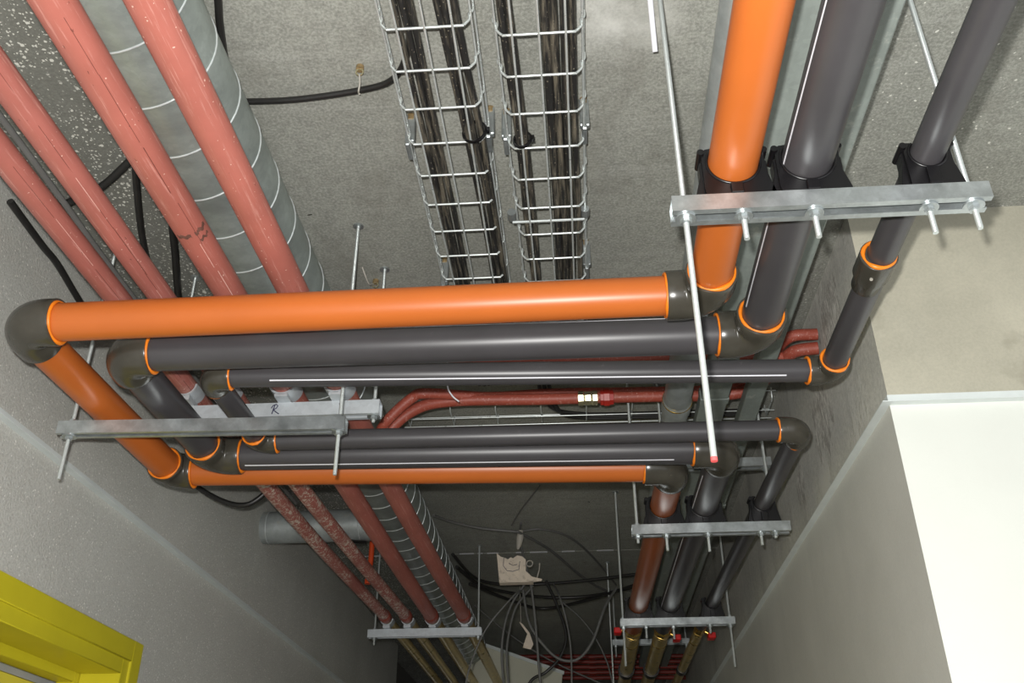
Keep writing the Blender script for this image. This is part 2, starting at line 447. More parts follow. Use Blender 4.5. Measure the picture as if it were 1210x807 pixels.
# yellow steel door frame
dr = MB()
f0, f1 = DY0 - .045, DY1 + .045
dr.box((XL - .0, f0, 0), (XL + .012, DY0 + .012, DZ + .045)).box((XL, DY1 - .012, 0), (XL + .012, f1, DZ + .045)).box((XL, DY0 + .012, DZ - .012), (XL + .012, DY1 - .012, DZ + .045))
door = struct(dr.build('door_1', 'yellow', None, 40, .002))
i_ = MB().box((XL - .11, DY1 - .05, 0), (XL + .005, DY1 - .006, DZ - .006)).box((XL - .11, DY0 + .006, 0), (XL + .005, DY0 + .05, DZ - .006)).box((XL - .11, DY0 + .05, DZ - .05), (XL + .005, DY1 - .05, DZ - .006))
i_.build('door_rebate', 'yellow', door, 40, .002)
s_ = MB().box((XL - .16, DY1 - .075, 0), (XL - .11, DY1, DZ)).box((XL - .16, DY0, 0), (XL - .11, DY0 + .075, DZ)).box((XL - .16, DY0 + .075, DZ - .075), (XL - .11, DY1 - .075, DZ))
s_.build('door_stop', 'yellow', door, 40, .002)
lf = MB().box((XL - .21, DY0 + .06, .01), (XL - .165, DY1 - .15, DZ - .09)).build('door_leaf', 'yellow_leaf', door, 40, .003)
MB().box((XL - .30, DY0 - .1, 0), (XL - .22, DY1 + .1, DZ + .1)).build('reveal', 'whitegap', door)
MB().box((XL - .205, DY1 - .135, .01), (XL - .165, DY1 - .08, DZ - .09)).build('side_panel', 'yellow_leaf', door, 40, .003)

# ------------------------------------------------------------------ the three looped plastic pipes
ZP = 2.53
def elbow(root, c, d1, d2, r, leg1, leg2, R):
    c = V(c); d1 = V(d1).normalized(); d2 = V(d2).normalized()
    rb = R * 1.02
    pts = [c + d1 * leg1, c + d1 * (leg1 - .0015), c + d1 * max(rb + .002, leg1 * .8)]
    rad = [R * .985, R, R]
    for i in range(13):
        t = i / 12; a = c + d1 * rb; e = c + d2 * rb
        k = .5523
        p1 = a - d1 * rb * k; p2 = e - d2 * rb * k
        pts.append(a * (1 - t) ** 3 + p1 * 3 * t * (1 - t) ** 2 + p2 * 3 * t * t * (1 - t) + e * t ** 3); rad.append(R * (1 - .03 * math.sin(math.pi * t)))
    pts += [c + d2 * max(rb + .002, leg2 * .8), c + d2 * (leg2 - .0015), c + d2 * leg2]; rad += [R, R, R * .985]
    e = MB().tube(pts, rad, 32).build('elbow', 'fitting', root, 50)
    for d, l in ((d1, leg1), (d2, leg2)):
        MB().torus(c + d * (l + .0005), d, r + .003, .0031, 32, 8, .6, 1.0).build('glue_ring', 'glue', e, 60)
    return e

def loop_pipe(name, label, r, mat, corners, start, end, legs, R, mat_end=None, stripes=()):
    A, B, C_, D = [V((*c, ZP)) for c in corners]
    S = V((*start, ZP)); E_ = V((*end, ZP))
    root = thing(name, (A.x, A.y, ZP), label, 'pipe', 'looped plastic pipes under the ceiling')
    P = [S, A, B, C_, D, E_]
    segs = []
    for i in range(5):
        a, b_ = P[i], P[i + 1]; d = (b_ - a).normalized()
        la = 0 if i == 0 else .02; lb = 0 if i == 4 else .02
        n = MB().tube([a + d * la, b_ - d * lb], r, 40).build('pipe_length', mat_end if (i == 4 and mat_end) else mat, root, 50)
        segs.append((a, b_, d, n))
    for i in range(1, 5):
        elbow(root, P[i], P[i - 1] - P[i], P[i + 1] - P[i], r, legs[i - 1], legs[i - 1], R)
    for (i, t0, t1, dr_) in stripes:
        a, b_, d, n = segs[i]
        MB().strip(a.lerp(b_, t0), a.lerp(b_, t1), dr_, r, .0028).build('printed_line', 'white', n)
    return root, segs

orange, _ = loop_pipe('water_pipe', 'bright orange plastic pipe making the outermost ceiling loop', .0372, 'orange',
    [(.257, 1.478), (-1.050, 1.484), (-1.050, 2.243), (.257, 2.318)], (.245, -1.0), (.226, 4.10), [.076, .076, .056, .076], .0465, 'brown')
black, _ = loop_pipe('water_pipe', 'thick charcoal plastic pipe looping between orange and thin pipe', .0375, 'black',
    [(.368, 1.632), (-.908, 1.615), (-.908, 2.148), (.375, 2.206)], (.352, -1.0), (.350, 4.10), [.076, .066, .074, .078], .0475, None,
    [(0, 0, .955, (-.97, 0, -.234)), (1, .10, .94, (0, -.75, .66)), (3, .07, .90, (0, -.43, -.9)), (4, .08, .95, (-.95, 0, -.3))])
small, smseg = loop_pipe('water_pipe', 'thin charcoal plastic pipe making the innermost ceiling loop', .0245, 'black',
    [(.548, 1.800), (-.763, 1.725), (-.763, 2.066), (.543, 2.103)], (.512, -1.0), (.512, 4.10), [.048, .044, .044, .052], .0315, None,
    [(1, .075, .90, (0, -.64, -.77)), (2, .12, .8, (-.85, 0, -.5))])
# coupling on the thin pipe
a = V((.5385, 1.375, ZP)); d = V((.036, 2.8, 0)).normalized()
cpl = MB().tube([a, a + d * .001, a + d * .055, a + d * .070, a + d * .095, a + d * .096], [.031, .0325, .0325, .0270, .0262, .0255], 32).build('coupling', 'fitting', small, 35)
MB().torus(a - d * .001, d, .0272, .0034, 30, 8, .5).build('glue_ring', 'glue', cpl, 60)
MB().tube([a + d * .03 + V((-.012, -.002, -.0290)), a + d * .03 + V((-.013, -.003, -.0325))], .0028, 12).build('mould_stud', 'tape', cpl)

# ------------------------------------------------------------------ hangers
def hexnut(mb, c, r, h):
    c = V(c)
    poly = [(c.x + r * math.cos(math.pi / 3 * k), c.y + r * math.sin(math.pi / 3 * k)) for k in range(6)]
    mb.prism(poly, 'z', c.z - h / 2, c.z + h / 2); return mb

def channel(x0, x1, y, z0, h, wd, name, mat, parent, yaw=0.0):
    """C-shaped strut, slot downwards, running along x"""
    t = .0025; lip = wd * .28
    hw = wd / 2
    mb = MB()
    poly = [(-hw, 0), (-hw, h), (hw, h), (hw, 0), (hw - lip, 0), (hw - lip, t), (hw - t, t), (hw - t, h - t), (-hw + t, h - t), (-hw + t, t), (-hw + lip, t), (-hw + lip, 0)]
    n = len(poly)
    for xx in (x0, x1):
        for (p, q) in poly: mb.v.append((xx, y + p + yaw * (xx - x0), z0 + q))
    for j in range(n):
        k = (j + 1) % n; mb.f.append((j, k, n + k, n + j))
    for base in (0, n):
        for q in ((0, 1, 8, 9), (1, 2, 7, 8), (2, 3, 6, 7), (3, 4, 5, 6), (0, 9, 10, 11)):
            mb.f.append(tuple(base + k for k in q))
    return mb.build(name, mat, parent, 30)

def clamp(root, x, y, r, ztop, zp):
    """black two-part plastic clamp standing on the strut"""
    mb = MB(); o = r + .009; hw = .016; ri = r + .0006; n = 36
    A0, A1 = 42, -222
    for yy in (y - hw, y + hw):
        for inner in (0, 1):
            for k in range(n + 1):
                a = math.radians(A0 + (A1 - A0) * k / n); ca, sa = math.cos(a), math.sin(a)
                if inner: d_ = ri
                else:
                    d_ = min(o / max(abs(ca), 1e-4), (zp - ztop - .0005) / max(-sa, 1e-4), (r + .012) if sa > .1 else 9)
                    e_ = abs(k / n - .5) * 2
                    if e_ > .93: d_ = ri + (d_ - ri) * (1 - (e_ - .93) / .07 * .6)
                mb.v.append((x + d_ * ca, yy, zp + d_ * sa))
    m = n + 1
    for k in range(n):
        mb.f += [(k, k + 1, m + k + 1, m + k), (2 * m + k, 2 * m + k + 1, 3 * m + k + 1, 3 * m + k), (k, k + 1, 2 * m + k + 1, 2 * m + k), (m + k, m + k + 1, 3 * m + k + 1, 3 * m + k)]
    mb.f += [(0, m, 3 * m, 2 * m), (n, m + n, 3 * m + n, 2 * m + n)]
    c = mb.build('pipe_clamp', 'clamp', root, 35)
    for s in (-1, 1):
        xe = x + s * o; z1 = zp - r * .55
        f = [(xe - s * .002, ztop + .0005), (xe + s * .013, ztop + .0005), (xe + s * .012, ztop + .010), (xe + s * .004, z1), (xe + s * .004, zp + .004), (xe - s * .002, zp + .010)]
        MB().prism(f, 'y', y - .011, y + .011).build('clamp_foot', 'clamp', c, 30, .001)
        MB().tube([(xe + s * .0005, y - hw - .004, zp + r * .52), (xe + s * .0005, y + hw + .002, zp + r * .52)], .0055, 14).build('clamp_boss', 'clamp', c, 40)
    MB().box((x - .009, y - hw - .005, ztop + .0005), (x + .009, y - hw, zp - r - .004)).build('stud_block', 'clamp', c, 30, .001)
    lipr = [(x + (ri + .0018) * math.cos(math.radians(A0 + (A1 - A0) * k / 30)), y - hw, zp + (ri + .0018) * math.sin(math.radians(A0 + (A1 - A0) * k / 30))) for k in range(31)]
    MB().tube(lipr, .0022, 8).build('clamp_lip', 'clamp', c, 60)
    return c

def hanger(name, label, y, z0, x0, x1, rods, clamps=(), studs=(), h=.028, wd=.038, mat='galv', yaw=0.0, group=None, washers=True):
    root = thing(name, ((x0 + x1) / 2, y, z0), label, 'pipe hanger', group)
    ch = channel(x0, x1, y, z0, h, wd, 'strut_channel', mat, root, yaw)
    for q in rods:
        x, zt, zb = q[:3]; yy = y + yaw * (x - x0)
        rd = MB().tube([(x, yy, zb), (x, yy, zb + .002), (x, yy, zt)], [.0036, .0043, .0043], 12).build('threaded_rod', 'rod', root, 50)
        nb = hexnut(MB(), (x, yy, z0 - .0065), .0085, .007)
        nb.build('nut', 'galv', rd, 30)
        hexnut(MB(), (x, yy, z0 + h + .0045), .0085, .007).build('nut', 'galv', rd, 30)
        MB().tube([(x, yy, z0 - .003), (x, yy, z0 - .0003)], .0155, 24).build('washer', 'galv', rd, 30)
        if zt >= 2.99:
            MB().tube([(x, yy, 2.9965), (x, yy, 2.9995)], .013, 20).build('anchor_plate', 'galv', rd, 30)
    for (x, r, zp) in clamps:
        clamp(root, x, y + yaw * (x - x0), r, z0 + h, zp)
    for (x, l) in studs:
        yy = y + yaw * (x - x0)
        st = MB().tube([(x, yy, z0 - l), (x, yy, z0 + .004)], .0042, 12).build('stud', 'rod', root, 50)
        hexnut(MB(), (x, yy, z0 - .006), .008, .0065).build('nut', 'galv', st, 30)
        MB().tube([(x, yy, z0 - .003), (x, yy, z0 - .0003)], .0140, 24).build('washer', 'galv', st, 30)
    return root

G = 'galvanised strut hangers on threaded rods'
near = hanger('pipe_hanger', 'large galvanised strut hanger on long bare rod at upper right', 1.127, 2.442, .158, .612,
    [(.178, 3.0, 2.06), (.590, 3.0, 2.40)], [(.2553, .0372, ZP), (.365, .0375, ZP), (.5393, .0245, ZP)], [(.262, .042), (.364, .044), (.527, .046)], group=G)
MB().tube([(.178, 1.127, 2.0585), (.178, 1.127, 2.064)], .0045, 12).build('red_rod_tip', 'redtip', near)
left = hanger('pipe_hanger', 'galvanised strut hanger crossing under the left loop legs', 1.818, 2.446, -1.124, -.492,
    [(-1.100, 3.0, 2.345), (-.507, 3.0, 2.345)], h=.030, wd=.030, group=G, yaw=.04)
mid = hanger('pipe_hanger', 'galvanised strut hanger where charcoal pipes leave the loop', 2.622, 2.446, .158, .602,
    [(.174, 3.0, 2.425), (.560, 3.0, 2.43)], [(.251, .0372, ZP), (.3687, .0375, ZP), (.534, .0245, ZP)], [(.255, .045), (.372, .05), (.520, .035)], group=G)
far = hanger('pipe_hanger', 'far galvanised strut hanger above the red handled valves', 3.742, 2.446, .157, .596,
    [(.168, 3.0, 2.30), (.578, 3.0, 2.29)], [(.2284, .0372, ZP), (.3518, .0375, ZP), (.5142, .0245, ZP)], [(.255, .045), (.36, .05), (.50, .03)], group=G)
back = hanger('pipe_hanger', 'short galvanised strut behind the loop carrying flat ducts', 2.76, 2.697, .262, .606,
    [(.588, 3.0, 2.68), (.245 + .035, 3.0, 2.68)], h=.028, group=G)
far2 = hanger('pipe_hanger', 'most distant small galvanised strut seen behind the olive pipes', 5.30, 2.70, .172, .588,
    [(.190, 3.0, 2.64), (.57, 3.0, 2.66)], mat='galv', group=G)
thin1 = thing('threaded_rod', (.150, 4.75, 2.3), 'thin bare rod hanging alone left of brown pipe', 'rod')
MB().tube([(.150, 4.75, 2.32), (.150, 4.75, 3.0)], .0035, 8).build('rod_shaft', 'rod', thin1)
MB().tube([(.150, 4.75, 2.997), (.150, 4.75, 2.9995)], .012, 16).build('anchor_plate', 'galv', thin1)

# ------------------------------------------------------------------ red primed steel pipes on the left
ZR = 2.65
def saddle(root, x, y, r, zstrut):
    mb = MB(); ro, ri, L = r + .0055, r + .0008, .055; n = 20
    for yy in (y - L / 2, y + L / 2):
        for rr in (ro, ri):
            for k in range(n + 1):
                a = math.pi + math.pi * k / n
                mb.v.append((x + rr * math.cos(a), yy, ZR + rr * math.sin(a)))
    m = n + 1
    for k in range(n):
        mb.f += [(k, k + 1, m + k + 1, m + k), (2 * m + k, 2 * m + k + 1, 3 * m + k + 1, 3 * m + k), (k, k + 1, 2 * m + k + 1, 2 * m + k), (m + k, m + k + 1, 3 * m + k + 1, 3 * m + k)]
    mb.f += [(0, m, 3 * m, 2 * m), (n, m + n, 3 * m + n, 2 * m + n)]
    mb.box((x - .016, y - L / 2, zstrut), (x + .016, y + L / 2, ZR - r - .004))
    return mb.build('saddle', 'galvlight', root, 40)
RP = [('thick red primer steel pipe lying nearest the cable trays', [(-.556, -1.0), (-.560, 1.2), (-.565, 2.5), (-.552, 3.4), (-.530, 4.30)], .0305, 'primer'),
      ('red primer steel pipe with dark smudge, crossing below spiral duct', [(-.682, -1.0), (-.690, 1.1), (-.699, 2.5), (-.693, 3.4), (-.680, 4.30)], .0305, 'primer'),
      ('thinner red primer steel pipe, second from the left wall', [(-.832, -1.0), (-.837, 1.3), (-.845, 2.5), (-.828, 3.4), (-.797, 4.30)], .0250, 'primer_dirty'),
      ('red primer steel pipe spattered with plaster, nearest left wall', [(-.918, -1.0), (-.930, 1.3), (-.943, 2.5), (-.928, 3.4), (-.894, 4.30)], .0245, 'primer_dirty')]
for i, (lab, pts, r, mt) in enumerate(RP):
    a = pts[0]; e = pts[-1]
    root = thing('steel_pipe', (a[0], a[1], ZR), lab, 'pipe', 'red primed steel pipes along the left wall')
    MB().tube(smooth([(p[0], p[1], ZR) for p in pts], 4), r, 36).build('painted_length', mt, root, 50)
    sl = MB().tube([(e[0], 4.30, ZR), (e[0], 4.306, ZR), (e[0], 4.36, ZR), (e[0], 4.366, ZR)], [r, r + .003, r + .003, r], 28).build('rubber_sleeve', 'primer_dark', root, 30)
    MB().tube([(e[0], 4.36, ZR), (e[0] + .012, 6.1, ZR)], r * .92, 28).build('olive_length', 'olive', root, 50)
    dv = V((-e[0], 0, -1.05)).normalized()
    q0 = dv + V((.08, 0, 0)); yy = .5
    while i in (1, 2, 3) and yy < 2.4:
        ln = random.uniform(.05, .22); x_ = pts[1][0] + (pts[2][0] - pts[1][0]) * (yy - pts[1][1]) / (2.5 - pts[1][1]) * (1 if yy > pts[1][1] else .4)
        MB().strip((x_, yy, ZR), (x_ - .007 * ln, yy + ln, ZR), q0 + V((random.uniform(-.10, .10), 0, 0)), r, random.uniform(.0007, .0014)).build('weld_seam', random.choice(['seam_red', 'seam_red', 'scrape']), root)
        yy += ln * random.uniform(.7, 1.3)
    if i == 1:
        x1 = -.6918
        for y1, dy, wd_, a0, a1 in ((1.352, .002, .0060, -62, -12), (1.350, .003, .0065, 2, 55), (1.372, .003, .0045, 8, 50)):
            mb = MB(); n = 14; base = math.atan2(dv.z, dv.x)
            for k in range(n + 1):
                a = base + math.radians(a0 + (a1 - a0) * k / n); yy = y1 + dy * math.sin(k * .9); hw_ = wd_ * (.4 + .6 * abs(math.sin(k * 1.7 + y1 * 30)))
                for t_, rr in ((-hw_, r + .0004), (hw_, r + .0004), (hw_, r - .001), (-hw_, r - .001)):
                    mb.v.append((x1 + rr * math.cos(a), yy + t_, ZR + rr * math.sin(a)))
            for k in range(n):
                for j in range(4): mb.f.append((4 * k + j, 4 * k + (j + 1) % 4, 4 * k + 4 + (j + 1) % 4, 4 * k + 4 + j))
            mb.build('dark_smudge', 'smudge', root, 50)
zst = 2.572
Rh = hanger('pipe_hanger', 'pale grey strut lettered R holding the red pipes', 2.035, zst, -1.0, -.462,
    [(-.478, 3.0, 2.555), (-.99, 3.0, 2.555)], h=.036, wd=.036, mat='galvlight', group=G)
for k, x in enumerate((-.5635, -.6960)): saddle(Rh, x, 2.01, .0305, zst + .036)
for k, x in enumerate((-.8425, -.9380)): saddle(Rh, x, 2.01, .025, zst + .036)
Lh = hanger('pipe_hanger', 'pale strut holding the red pipes at their far end', 4.42, zst, -.985, -.455,
    [(-.470, 3.0, 2.555), (-.955, 3.0, 2.54)], h=.036, wd=.036, mat='galvlight', group=G)
for x, r in ((-.530, .0305), (-.680, .0305), (-.797, .025), (-.894, .0245)): saddle(Lh, x, 4.405, r, zst + .036)
# hand-written R and stroke on the strut face
def strokes(lines, x0, z0, sc, y, name, parent):
    mb = MB()
    for ln in lines:
        mb.tube([(x0 + p * sc, y, z0 + q * sc) for p, q in ln], .0013, 6)
    return mb.build(name, 'ink', parent, 60)
strokes([[(.12, 0), (.22, .5), (.32, .95)], [(.0, .62), (.15, .9), (.45, 1.02), (.62, .85), (.5, .6), (.22, .45)], [(.22, .45), (.5, .2), (.82, -.02)]],
        -.727, zst + .006, .025, 2.035 - .0182, 'marker_letter', Rh)
strokes([[(0, .9), (.25, .1)]], -.560, zst + .006, .025, 2.035 - .0182, 'marker_stroke', Rh)

# ------------------------------------------------------------------ spiral duct
XD, ZD, RD = -.705, 2.868, .11
duct = thing('spiral_duct', (XD, -1.0, ZD), 'large galvanised spiral seam air duct above the red pipes', 'duct')
MB().tube([(XD, -1.0, ZD), (XD, 6.05, ZD)], RD, 56).build('duct_body', 'galvduct', duct, 60)
sm = MB(); pts = []
pitch = .127; y = -.9; k = 0
while y < 6.0:
    a = -2 * math.pi * k / 40
    pts.append((XD + (RD + .0002) * math.cos(a), y, ZD + (RD + .0002) * math.sin(a))); y += pitch / 40; k += 1
sm.tube(pts, .0022, 5).build('spiral_seam', 'seam', duct, 80)
br = thing('branch_duct', (-.80, 3.6, 2.835), 'short smooth galvanised branch duct running into left wall', 'duct')
MB().tube([(-1.262, 3.6, 2.835), (-.80, 3.6, 2.838)], .064, 40).build('duct_body', 'galvpipe', br, 60)
for x in (-1.235, -.86): MB().torus((x, 3.6, 2.836), (1, 0, 0), .0645, .0022, 36, 6).build('bead', 'seam', br)

# ------------------------------------------------------------------ galvanised runs on the right, above the plastic pipes
ZG = 2.785
gp = thing('conduit_pipe', (.30, -1.0, ZG), 'round galvanised pipe with ringed joint above orange pipe', 'pipe')
MB().tube([(.280, -1.0, ZG), (.302, 2.44, ZG)], .0385, 32).build('pipe_length', 'galvpipe', gp, 50)
MB().tube([(.302, 2.435, ZG), (.302, 2.445, ZG), (.302, 2.50, ZG), (.302, 2.505, ZG)], [.038, .0425, .0425, .038], 32).build('joint_socket', 'galvpipe', gp, 30)
MB().torus((.302, 2.445, ZG), (0, 1, 0), .0405, .0028, 32, 6, .3).build('sealing_ring', 'brass', gp, 60)
MB().tube([(.302, 2.49, ZG), (.302, 7.0, ZG)], .0385, 32).build('pipe_length', 'galvpipe', gp, 50)
def flat_duct(label, x0, x1, x0b, x1b, z, h, bands=()):
    mb = MB(); i0 = 0
    hx = (x1 - x0)
    for (y, a, b_) in ((-1.0, x0, x1), (7.0, x0b, x1b)):
        mb.v += [(a, y, z), (b_, y, z), (b_, y, z + h), (a, y, z + h)]
    mb.f += [(0, 1, 2, 3), (4, 5, 6, 7), (0, 1, 5, 4), (1, 2, 6, 5), (2, 3, 7, 6), (3, 0, 4, 7)]
    root = thing('flat_duct', ((x0 + x1) / 2, -1.0, z), label, 'duct', 'flat galvanised ducts beside the right wall')
    MB_ = mb.build('duct_body', 'galvdull', root, 30, .003)
    for y in bands:
        t = (y + 1) / 8; a = x0 + (x0b - x0) * t; b_ = x1 + (x1b - x1) * t
        MB().box((a - .002, y, z - .002), (b_ + .002, y + .03, z + h + .002)).build('joint_sleeve', 'galvdull', root, 30, .001)
    return root
flat_duct('wide flat galvanised duct between orange and charcoal pipes', .366, .444, .366, .440, 2.772, .036, (2.42,))
flat_duct('narrow flat galvanised duct closest to the right wall', .478, .536, .505, .548, 2.772, .036, (3.3,))

# ------------------------------------------------------------------ wire mesh cable trays
def mesh_tray(name, label, xc, hw, y0, y1, z0, hs, longs, pitch=.1, start=None, skew=0.0):
    root = thing(name, (xc, y0, z0), label, 'cable tray', 'wire mesh cable trays')
    r = .0026
    prof = [(-hw - .004, hs), (-hw - .0045, hs * .72), (-hw + .002, hs * .55), (-hw + .001, hs * .30), (-hw + .004, .010), (-hw + .012, .001), (-hw + .022, 0)]
    prof = prof + [(-p, q) for p, q in prof[::-1]]
    me = MB().tube([(p, 0, q) for p, q in smooth2(prof)], r, 7).mesh('cross_wire', 60); me.materials.append(M['wire'])
    y = start if start is not None else y0
    while y <= y1:
        o = put('cross_wire', me, None, None); o.location = (xc + skew * (y - y0), y, z0); o.parent = root; o.matrix_parent_inverse = root.matrix_basis.inverted()
        y += pitch
    L = y1 - y0
    for lx, lz in longs:
        MB().tube([(xc + lx, y0 - .03, z0 + lz), (xc + lx + skew * L, y1 + .03, z0 + lz)], .0023, 7).build('long_wire', 'wire', root, 60)
    return root
def smooth2(pr):
    return [(p.x, p.z) for p in smooth([(a, 0, b_) for a, b_ in pr], 3)]
ZTR = 2.885
lw = lambda hw, hs: [(-hw - .004, hs + .004), (hw + .004, hs + .004), (-hw * .62, -.0048), (0.0, -.0048), (hw * .62, -.0048), (-hw - .001, hs * .45 ), (hw + .001, hs * .45)]
t1 = mesh_tray('cable_tray', 'left wire mesh cable tray with loosely spread cables', -.229, .079, -.9, 2.46, ZTR, .052, lw(.079, .052), .0985, -.834)
t2 = mesh_tray('cable_tray', 'right wire mesh cable tray with thick bundled cables', -.040, .076, -.9, 2.46, ZTR, .052, lw(.076, .052), .0985, -.806, .004)
# clips and fixings on the trays
for (root, x, y) in ((t1, -.313, 1.47), (t1, -.146, 1.46), (t2, -.112, 1.47), (t2, .049, 1.45), (t1, -.313, 2.0), (t2, .052, 1.95)):
    c = MB().box((x - .006, y - .02, ZTR + .018), (x + .004, y + .03, ZTR + .05)).box((x - .010, y - .006, ZTR + .040), (x + .010, y + .008, 2.998)).build('tray_bracket', 'galv', root, 30, .002)
    MB().tube([(x, y, 2.985), (x, y, 2.9995)], .009, 12).build('anchor_bolt', 'anchor', c, 40)
MB().tube([(-.116, 1.70, ZTR - .004), (.045, 1.70, ZTR - .004)], .0032, 8).build('joint_wire', 'wire', t2)
for x in (-.118, .047): MB().tube([(x, 1.69, ZTR + .018), (x, 1.715, ZTR + .018)], .010, 10).build('joint_bolt', 'galv', t2, 40)
# cross tray near the loop
t3 = thing('cable_tray', (0, 2.810, 2.93), 'short wire mesh tray crossing behind the loop pipes', 'cable tray', 'wire mesh cable trays')
for yy, zz in ((2.730, 2.955), (2.790, 2.915), (2.850, 2.915), (2.855, 2.95)):
    MB().tube([(-.56, yy, zz), (.655, yy + .02, zz)], .0022, 7).build('long_wire', 'wire', t3, 60)
x = -.54
while x < .65:
    MB().tube([(x, 2.730, 2.958), (x, 2.734, 2.925), (x, 2.742, 2.917), (x, 2.846, 2.917), (x, 2.855, 2.93), (x, 2.857, 2.955)], .0022, 7).build('cross_wire', 'wire', t3, 60)
    x += .147
# cables lying in the trays
def tray_cables(spec, what):
    words = ['leftmost', 'second', 'third', 'fourth', 'fifth', 'rightmost']
    n = len(spec)
    for i, (xa, xb, r) in enumerate(spec):
        w_ = 'leftmost' if i == 0 else ('rightmost' if i == n - 1 else words[i] + ' from left')
        pts = []
        for k in range(14):
            t = k / 13; y = -.9 + 3.42 * t
            s = max(0, min(1, (y - 1.0) / .6)) if y < 1.6 else 1 + (y - 1.6) * .1
            pts.append((xa + (xb - xa) * s + random.uniform(-.0025, .0025), y, ZTR + .004 + r + random.uniform(0, .002)))
        cable('cable', pts, r, 'cable', f'dusty black cable, {w_} in the {what}', 'cable', 'cables lying in the mesh trays', 10, 5)
tray_cables([(-.277, -.273, .0062), (-.264, -.260, .0062), (-.251, -.247, .006), (-.210, -.182, .0066), (-.196, -.168, .0066), (-.174, -.1555, .0068)], 'left tray')
tray_cables([(-.100, -.083, .0068), (-.086, -.0685, .0064), (-.022, -.018, .0082), (-.005, -.001, .0082), (.012, .016, .0078), (.026, .032, .006)], 'right tray')
for (x, y, hwid, lab) in ((-.172, 1.415, .024, 'black cable tie round the spread cables in left tray'), (-.078, 1.445, .018, 'small black cable tie in the right tray near its bracket')):
    tie = thing('cable_tie', (x, y, ZTR), lab, 'cable tie')
    MB().torus((x, y, ZTR + .010), (0.25, 1, .1), hwid, .0028, 24, 6, 0, 1.6).build('tie_band', 'clamp', tie)
    MB().box((x + hwid - .004, y - .004, ZTR + .008), (x + hwid + .006, y + .006, ZTR + .018)).build('tie_head', 'clamp', tie)

# ------------------------------------------------------------------ loose cables near the camera
cable('cable', [(-.262, .9, 2.90), (-.262, 1.12, 2.91), (-.270, 1.20, 2.94), (-.290, 1.275, 2.965), (-.327, 1.335, 2.97), (-.39, 1.363, 2.975), (-.532, 1.380, 2.975), (-.66, 1.388, 2.985)], .0065, 'loosecable', 'black cable leaving left tray sideways towards the spiral duct')
cable('cable', [(-.585, .9, 2.985), (-.603, 1.093, 2.985), (-.626, 1.186, 2.985), (-.647, 1.279, 2.985), (-.668, 1.40, 2.985)], .0075, 'loosecable', 'black cable on bare ceiling right beside the spiral duct')
cable('cable', [(-.82, 1.43, 2.975), (-.957, 1.539, 2.965), (-1.045, 1.605, 2.96), (-1.15, 1.66, 2.965), (-1.245, 1.71, 2.97)], .0095, 'loosecable', 'thick black cable slanting over left ceiling to the wall')
cable('cable', [(-.90, 1.45, 2.985), (-.923, 1.51, 2.97), (-.954, 1.594, 2.955), (-1.019, 1.781, 2.95), (-1.069, 1.963, 2.95), (-1.108, 2.173, 2.95)], .0085, 'loosecable', 'black cable running between second and third red pipes')
cable('cable', [(-.90, 1.65, 2.985), (-.935, 1.753, 2.96), (-.967, 1.856, 2.95), (-1.033, 2.047, 2.95), (-1.101, 2.269, 2.95)], .0095, 'loosecable', 'stout black cable just above the near orange crossing')
cable('cable', [(-.930, .6, 2.715), (-.938, 1.1, 2.715), (-.944, 1.35, 2.715), (-.952, 1.6, 2.715), (-.960, 2.3, 2.715), (-.950, 3.0, 2.715)], .0060, 'greycable', 'grey cable strung between the two left red pipes')
cable('cable', [(-1.245, 1.60, 2.93), (-1.24, 1.744, 2.911), (-1.238, 1.816, 2.906), (-1.24, 1.951, 2.881), (-1.245, 2.1, 2.865)], .0085, 'loosecable', 'black cable clipped high on the left wall')
cable('cable', [(-1.25, 2.72, 2.76), (-1.215, 2.75, 2.700), (-1.122, 2.75, 2.642), (-1.046, 2.75, 2.62), (-.994, 2.75, 2.640), (-.93, 2.75, 2.715), (-.90, 2.76, 2.80)], .0085, 'loosecable', 'black cable sagging below the orange return pipe by wall')
cable('cable', [(-1.05, 2.75, 2.93), (-1.00, 2.95, 2.86), (-.965, 3.15, 2.80), (-.93, 3.35, 2.755), (-.888, 3.50, 2.745), (-.84, 3.60, 2.765)], .0075, 'loosecable', 'black cable looping in front of the branch duct')
cable('cable', [(-.90, 2.5, 2.76), (-.90, 2.9, 2.74), (-.896, 3.5, 2.715), (-.865, 4.1, 2.712), (-.845, 4.8, 2.73)], .009, 'loosecable', 'black cable threaded between spattered red pipes at back')

# ------------------------------------------------------------------ red pipes crossing behind the loop
def redpipe(label, pts, r=.0150, mat='primer_dark'):
    root = thing('steel_pipe', pts[len(pts) // 2], label, 'pipe', 'thin red pipes crossing behind the loop')
    MB().tube(smooth(pts, 6), r, 18).build('pipe_length', mat, root, 60)
    return root
ra = redpipe('upper of two red pipes bending beside the lettered strut', [(.675, 2.270, 2.885), (.60, 2.285, 2.885), (.565, 2.42, 2.882), (.52, 2.555, 2.882), (.45, 2.585, 2.882), (.2, 2.580, 2.882), (-.05, 2.565, 2.880), (-.25, 2.545, 2.866), (-.425, 2.485, 2.855), (-.475, 2.490, 2.843), (-.55, 2.505, 2.775), (-.585, 2.57, 2.750), (-.606, 2.66, 2.742), (-.608, 2.9, 2.740), (-.597, 3.5, 2.740), (-.578, 4.3, 2.740), (-.577, 5.3, 2.740)], .0160)
rb = redpipe('lower of two red pipes, fitted with a bright coupling', [(.675, 2.285, 2.85), (.615, 2.300, 2.85), (.585, 2.37, 2.85), (.545, 2.50, 2.85), (.46, 2.552, 2.85), (.2, 2.545, 2.85), (-.085, 2.540, 2.85), (-.37, 2.532, 2.85), (-.485, 2.545, 2.825), (-.565, 2.565, 2.755), (-.600, 2.64, 2.722), (-.608, 2.72, 2.700)], .0175)
